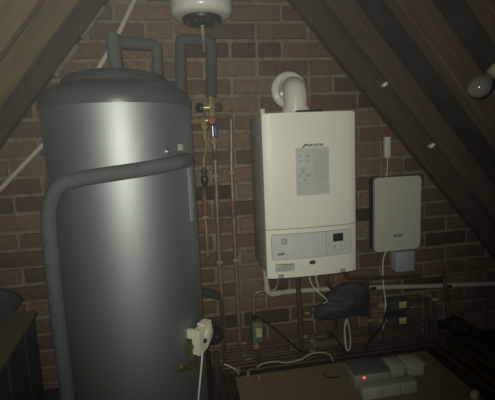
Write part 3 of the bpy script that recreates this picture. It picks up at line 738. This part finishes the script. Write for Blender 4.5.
t = thing('cable_connector', 'narrow white plastic strip on the brick above the inverter', 'connector', q0)
B().box((q0.x, -.012, q0.z), (.026, .022, .094), bev=.003).build('strip_cover', M['whitep'], t)
cable([Vector((q0.x, -.014, q0.z-.045)), P(387.5, 165, -.016), P(386.8, 172, -.025), P(386.5, 179, -.035)], .002, 'thin white cable from the white strip to the inverter top', 'cream')

# cable with clips on rafter
cl_pts = []
yR = -.235
def on_raf(px):
    # underside of the clipped rafter, seen along image column px
    best = None
    for k in range(0, 240):
        p = P(px, k, yR); v = p.x*math.sin(aR)+(p.z-ZC)*math.cos(aR)
        if v < cR-.004: best = p; break
    return best
pp = [on_raf(x) for x in (372, 385, 400, 416, 432, 450, 470)]
cable([p for p in pp], .002, 'thin dark cable clipped along the right-slope rafter', 'greycloth')
for p, lab in ((pp[1], 'white cable clip on the rafter, upper one above the white strip'), (pp[4], 'white cable clip on the rafter, lower one right of inverter')):
    o = B().box(p, (.028, .022, .013), bev=.003, rot=Matrix.Rotation(-.65, 3, 'Y')).build('cable_clip', M['whitep']); tag(o, lab, 'cable clip', 'white clips along the rafter')
    if False: pass

# ------------------------------------------------------------------ bulb
YL = -.80
bc = P(479.5, 87, YL); hd = P(494.5, 71.5, YL)
ax = (hd-bc).normalized(); L_ = (hd-bc).length
bt = thing('light_bulb', 'unlit round glass light bulb hanging near the right edge', 'light bulb', hd)
R_ = .0275
B().lathe(bc, ax, [(-R_, 0), (-R_*.96, R_*.28), (-R_*.8, R_*.6), (-R_*.5, R_*.866), (0, R_), (R_*.4, R_*.93), (R_*.8, R_*.70), (R_*1.1, R_*.52), (R_*1.3, R_*.46)], seg=36).build('glass_globe', M['bulb'], bt)
B().lathe(bc, ax, [(R_*1.28, .0125), (R_*1.7, .0125), (R_*1.72, .015), (R_*2.3, .017), (R_*2.35, .012), (R_*2.6, .01)], seg=20).build('lamp_holder', M['clip'], bt)
he = bc+ax*R_*2.55
top = Vector((he.x+.03, YL-.012, 0)); top.z = (cR-top.x*math.sin(aR))/math.cos(aR)+ZC
o = B().tube(spline([he, (he+top)/2+Vector((.006, 0, 0)), top], 5), .003, seg=8).build('flex', M['whitep'], bt)

# ------------------------------------------------------------------ wiring centre boxes on the board
def fbox(pA, pB, depth, z0_, h, name, m, parent, bev=.003, skew=0.0, lidh=0.0, ml=None):
    """box standing at z0_, front bottom edge from pixel pA to pB"""
    a = PZ(pA[0], pA[1], z0_); c = PZ(pB[0], pB[1], z0_); d = c-a; ln = d.length; ang = math.atan2(d.y, d.x)
    R = Matrix.Rotation(ang, 3, 'Z'); mid = (a+c)/2+R @ Vector((0, depth/2, h/2))
    b = B(); b.box(mid, (ln, depth, h), bev=bev, rot=R); o = b.build(name, m, parent); return mid, R, ln
# big dark-topped unit
wc = thing('wiring_centre', 'grey wiring box with dark lid and glowing red light, at the back left', 'electrical box', PZ(358, 392, 0))
mid, R, ln = fbox((355.5, 390), (390, 385.5), .105, 0, .060, 'housing', M['wiring'], wc)
B().box(mid+Vector((0, 0, .033)), (ln+.002, .106, .008), bev=.002, rot=R).build('lid', M['wiringdark'], wc)['label'] = 'dark grey lid'
q = PZ(364, 379.3, .052)
# second front unit with three faces
wf = thing('wiring_centre', 'long low grey wiring box in front, its face in three sections', 'electrical box', PZ(363, 402, 0))
mid2, R2, ln2 = fbox((363.5, 401), (417, 392.5), .045, 0, .046, 'housing', M['wiringpale'], wf)
for fr in (-.335, -.02, .32):
    pass
for fr in (-.16, .18):
    B().box(mid2+R2 @ Vector((ln2*fr, -.0227, 0)), (.002, .001, .044), rot=R2).build('seam', M['wiringdark'], wf)
B().box(mid2+R2 @ Vector((0, 0, .024)), (ln2-.004, .041, .003), bev=.001, rot=R2).build('lid', M['wiring'], wf)
led = PZ(364, 379.3, .040); led = led+R @ Vector((0, -((R.inverted() @ (led-mid)).y+.0525), 0)); led.z = .048
B().lathe(led, R @ Vector((0, -1, 0)), [(-.002, .0045), (.002, .0045), (.003, .003), (.0034, 0)], seg=12).build('indicator_light', M['led'], wc)['label'] = 'glowing red light'
w1 = thing('junction_box', 'small pale grey box behind the long one, left of two', 'junction box', PZ(390, 380, 0))
m1, R1, l1 = fbox((391, 378), (404.5, 376.5), .07, 0.0, .036, 'housing', M['wiringpale'], w1)
B().box(m1+R1 @ Vector((0, 0, .022)), (l1+.005, .074, .012), bev=.002, rot=R1).build('lid', M['wiringpale'], w1)
w2 = thing('junction_box', 'small pale grey box behind the long one, right of two', 'junction box', PZ(408, 378, 0))
m2, R2_, l2 = fbox((408, 377), (424, 375), .075, 0.0, .040, 'housing', M['wiringpale'], w2)
B().box(m2+R2_ @ Vector((0, 0, .025)), (l2+.006, .079, .014), bev=.002, rot=R2_).build('lid', M['wiringpale'], w2)

# ------------------------------------------------------------------ right-hand pump and pipes
Yp = -.13
pc = P(457, 326, Yp)
pu = thing('circulating_pump', 'black circulating pump on the wall low at the right', 'pump', pc)
B().lathe(pc+Vector((0, .04, 0)), (0, -1, 0), [(0, .03), (.01, .042), (.035, .046), (.055, .044), (.06, .034), (.09, .033), (.10, .028), (.102, 0)], seg=36).build('motor_body', M['black'], pu)
b = B(); b.tube([pc+Vector((0, .0, .0)), P(470, 329, Yp), P(483, 337, Yp-.01)], [.026, .024, .017], seg=16); b.build('volute', M['black'], pu)
B().box(pc+Vector((.0, -.02, -.052)), (.07, .06, .032), bev=.008).build('terminal_box', M['black'], pu)
B().lathe(pc+Vector((0, -.062, .012)), (0, -1, 0), [(0, .006), (.003, .006), (.004, .004)], seg=14).build('bleed_screw', M['chrome'], pu)
B().lathe(pc+Vector((-.05, .03, 0)), (-1, 0, 0), [(0, .02), (.02, .02), (.021, .012)], seg=10).build('union_nut', M['black'], pu)
pipe([P(434, 292, -.05), P(435, 346, -.05)], .0085, 'dark copper upright on the wall left of the black pump', 'darkcopper', clips=[P(434.6, 299, -.05)], cm='steelside')
pipe([P(443.5, 270, -.03), P(445, 284, -.075), P(447.5, 305, -.075), P(449, 318, -.10)], .009, 'dark pipe crossing over the white waste pipe above pump', 'darkcopper')
pipe([P(426, 300, -.05), P(427.5, 330, -.05), P(428, 345, -.05)], .0085, 'dark copper upright right of the twin zone valves', 'darkcopper')
vp = thing('drain_valve', 'dull metal drain valve hanging below the black pump', 'valve', P(458, 352, -.12))
B().lathe(P(457.5, 342, -.12), (0, 0, -1), [(0, .010), (.02, .010), (.022, .016), (.045, .016), (.047, .010), (.08, .010)], seg=12).build('valve_body', M['valvegrey'], vp)
B().box(P(461.5, 362, -.13), (.012, .012, .05), bev=.004).build('lever', M['wiringdark'], vp)
for i, X in enumerate((1.12, 1.17, 1.24, 1.31)):
    pipe([Vector((X, -.05-.0*i, FZ+.14)), Vector((X, -.06, FZ+.025)), Vector((X, -1.3, FZ+.025))], .010,
         ['floor pipe running toward the viewer, nearest the board on the right', 'floor pipe running toward the viewer, second from the board on the right', 'floor pipe running toward the viewer, third from the board on the right', 'floor pipe running toward the viewer, outermost on the right'][i], 'darkcopper')
o = B().box(PZ(475, 395, FZ+.045), (.034, .026, .030), bev=.007, rot=Matrix.Rotation(.6, 3, 'Z')).build('plastic_plug', M['cream']); tag(o, 'small white plastic plug on the floor pipes, bottom right', 'plug')

# ------------------------------------------------------------------ left side: white overflow pipe, chest
pipe([P(138, -8, -.03), P(117.5, 36, -.03), P(70, 117, -.03), P(43, 144.5, -.03), P(-12, 202, -.03)], .0095, 'white plastic pipe slanting across the brick behind the cylinder', 'conduit', bend=.05, name='overflow_pipe')
YK = -.36
k1 = P(37, 309.5, YK); zk = k1.z
k0 = PZ(4, 362, zk); dk = (k0-k1); dk.z = 0; dk.normalize()
nk = Vector((-dk.y, dk.x, 0)); 
if nk.x > 0: nk = -nk     # away from the cylinder, toward the eaves
ch = thing('storage_chest', 'dark navy chest with worn wooden rim at the bottom left', 'chest', (k1.x, k1.y, FZ))
far = k1; near = k1+dk*.62; WK = .34
def slab(z0_, z1_, inset, name, m, parent):
    b = B(); pts = [far+dk*inset+nk*inset, near-dk*inset+nk*inset, near-dk*inset+nk*(WK-inset), far+dk*inset+nk*(WK-inset)]
    b.prism([Vector((p.x, p.y, z0_)) for p in pts], (0, 0, z1_-z0_))
    bmesh.ops.bevel(b.bm, geom=b.bm.edges[:], offset=.003, segments=2, affect='EDGES'); return b.build(name, m, parent)
slab(FZ+.001, zk-.012, .008, 'chest_body', M['navy'], ch)
slab(zk-.012, zk, 0.0, 'wooden_rim', M['rim'], ch)['label'] = 'worn light wood rim'
for k in range(2):
    pz = far+dk*(.12+.16*k)+nk*.0095
    b = B(); b.box((pz.x, pz.y, (zk+FZ)/2), (.006, .03, zk-FZ-.05), bev=.001, rot=Matrix.Rotation(math.atan2(dk.y, dk.x)+PI/2, 3, 'Z')); b.build('side_rib', M['navy'], ch)
# grey folded dust sheet on the chest
b = B(); cS = PZ(-38, 328, zk); nx_, ny_ = 16, 20; g = []
for i in range(nx_+1):
    row = []
    for j in range(ny_+1):
        u, v = i/nx_-.5, j/ny_-.5
        e = max(abs(u), abs(v))*2
        hh = .075*(1-e**6)+.012*noise.noise(Vector((u*6, v*6, 2)))*(1-e**4)
        p = cS+nk*(u*.24)+dk*(v*.38); row.append(b.bm.verts.new((p.x, p.y, zk+.002+max(0, hh))))
    g.append(row)
for i in range(nx_):
    for j in range(ny_): b.bm.faces.new((g[i][j], g[i+1][j], g[i+1][j+1], g[i][j+1]))
rim_ = [g[i][0] for i in range(nx_+1)]+[g[nx_][j] for j in range(1, ny_+1)]+[g[i][ny_] for i in range(nx_-1, -1, -1)]+[g[0][j] for j in range(ny_-1, 0, -1)]
b.bm.faces.new(rim_[::-1])
o = b.build('dust_sheet', M['greycloth'], ang=80); tag(o, 'folded grey dust sheet lying on the dark navy chest', 'cloth')

# ------------------------------------------------------------------ added haze volume standing in for the lens veil, lit by the torch
hm = bpy.data.materials.new('lens_veil_haze'); hm.use_nodes = True
nt = hm.node_tree; nt.nodes.clear()
vo = nt.nodes.new('ShaderNodeVolumeScatter'); vo.inputs['Density'].default_value = HAZE; vo.inputs['Color'].default_value = (1, 1.0, .97, 1); vo.inputs['Anisotropy'].default_value = 0.0
ou = nt.nodes.new('ShaderNodeOutputMaterial'); nt.links.new(vo.outputs[0], ou.inputs['Volume'])
bh = B(); bh.box((0.2, -1.1, 1.0), (4.0, 3.4, 2.6)); hz = bh.build('lens_veil_haze', hm, smooth=False)
tag(hz, 'thin added haze filling the loft, standing in for lens glare', 'haze', kind='stuff')
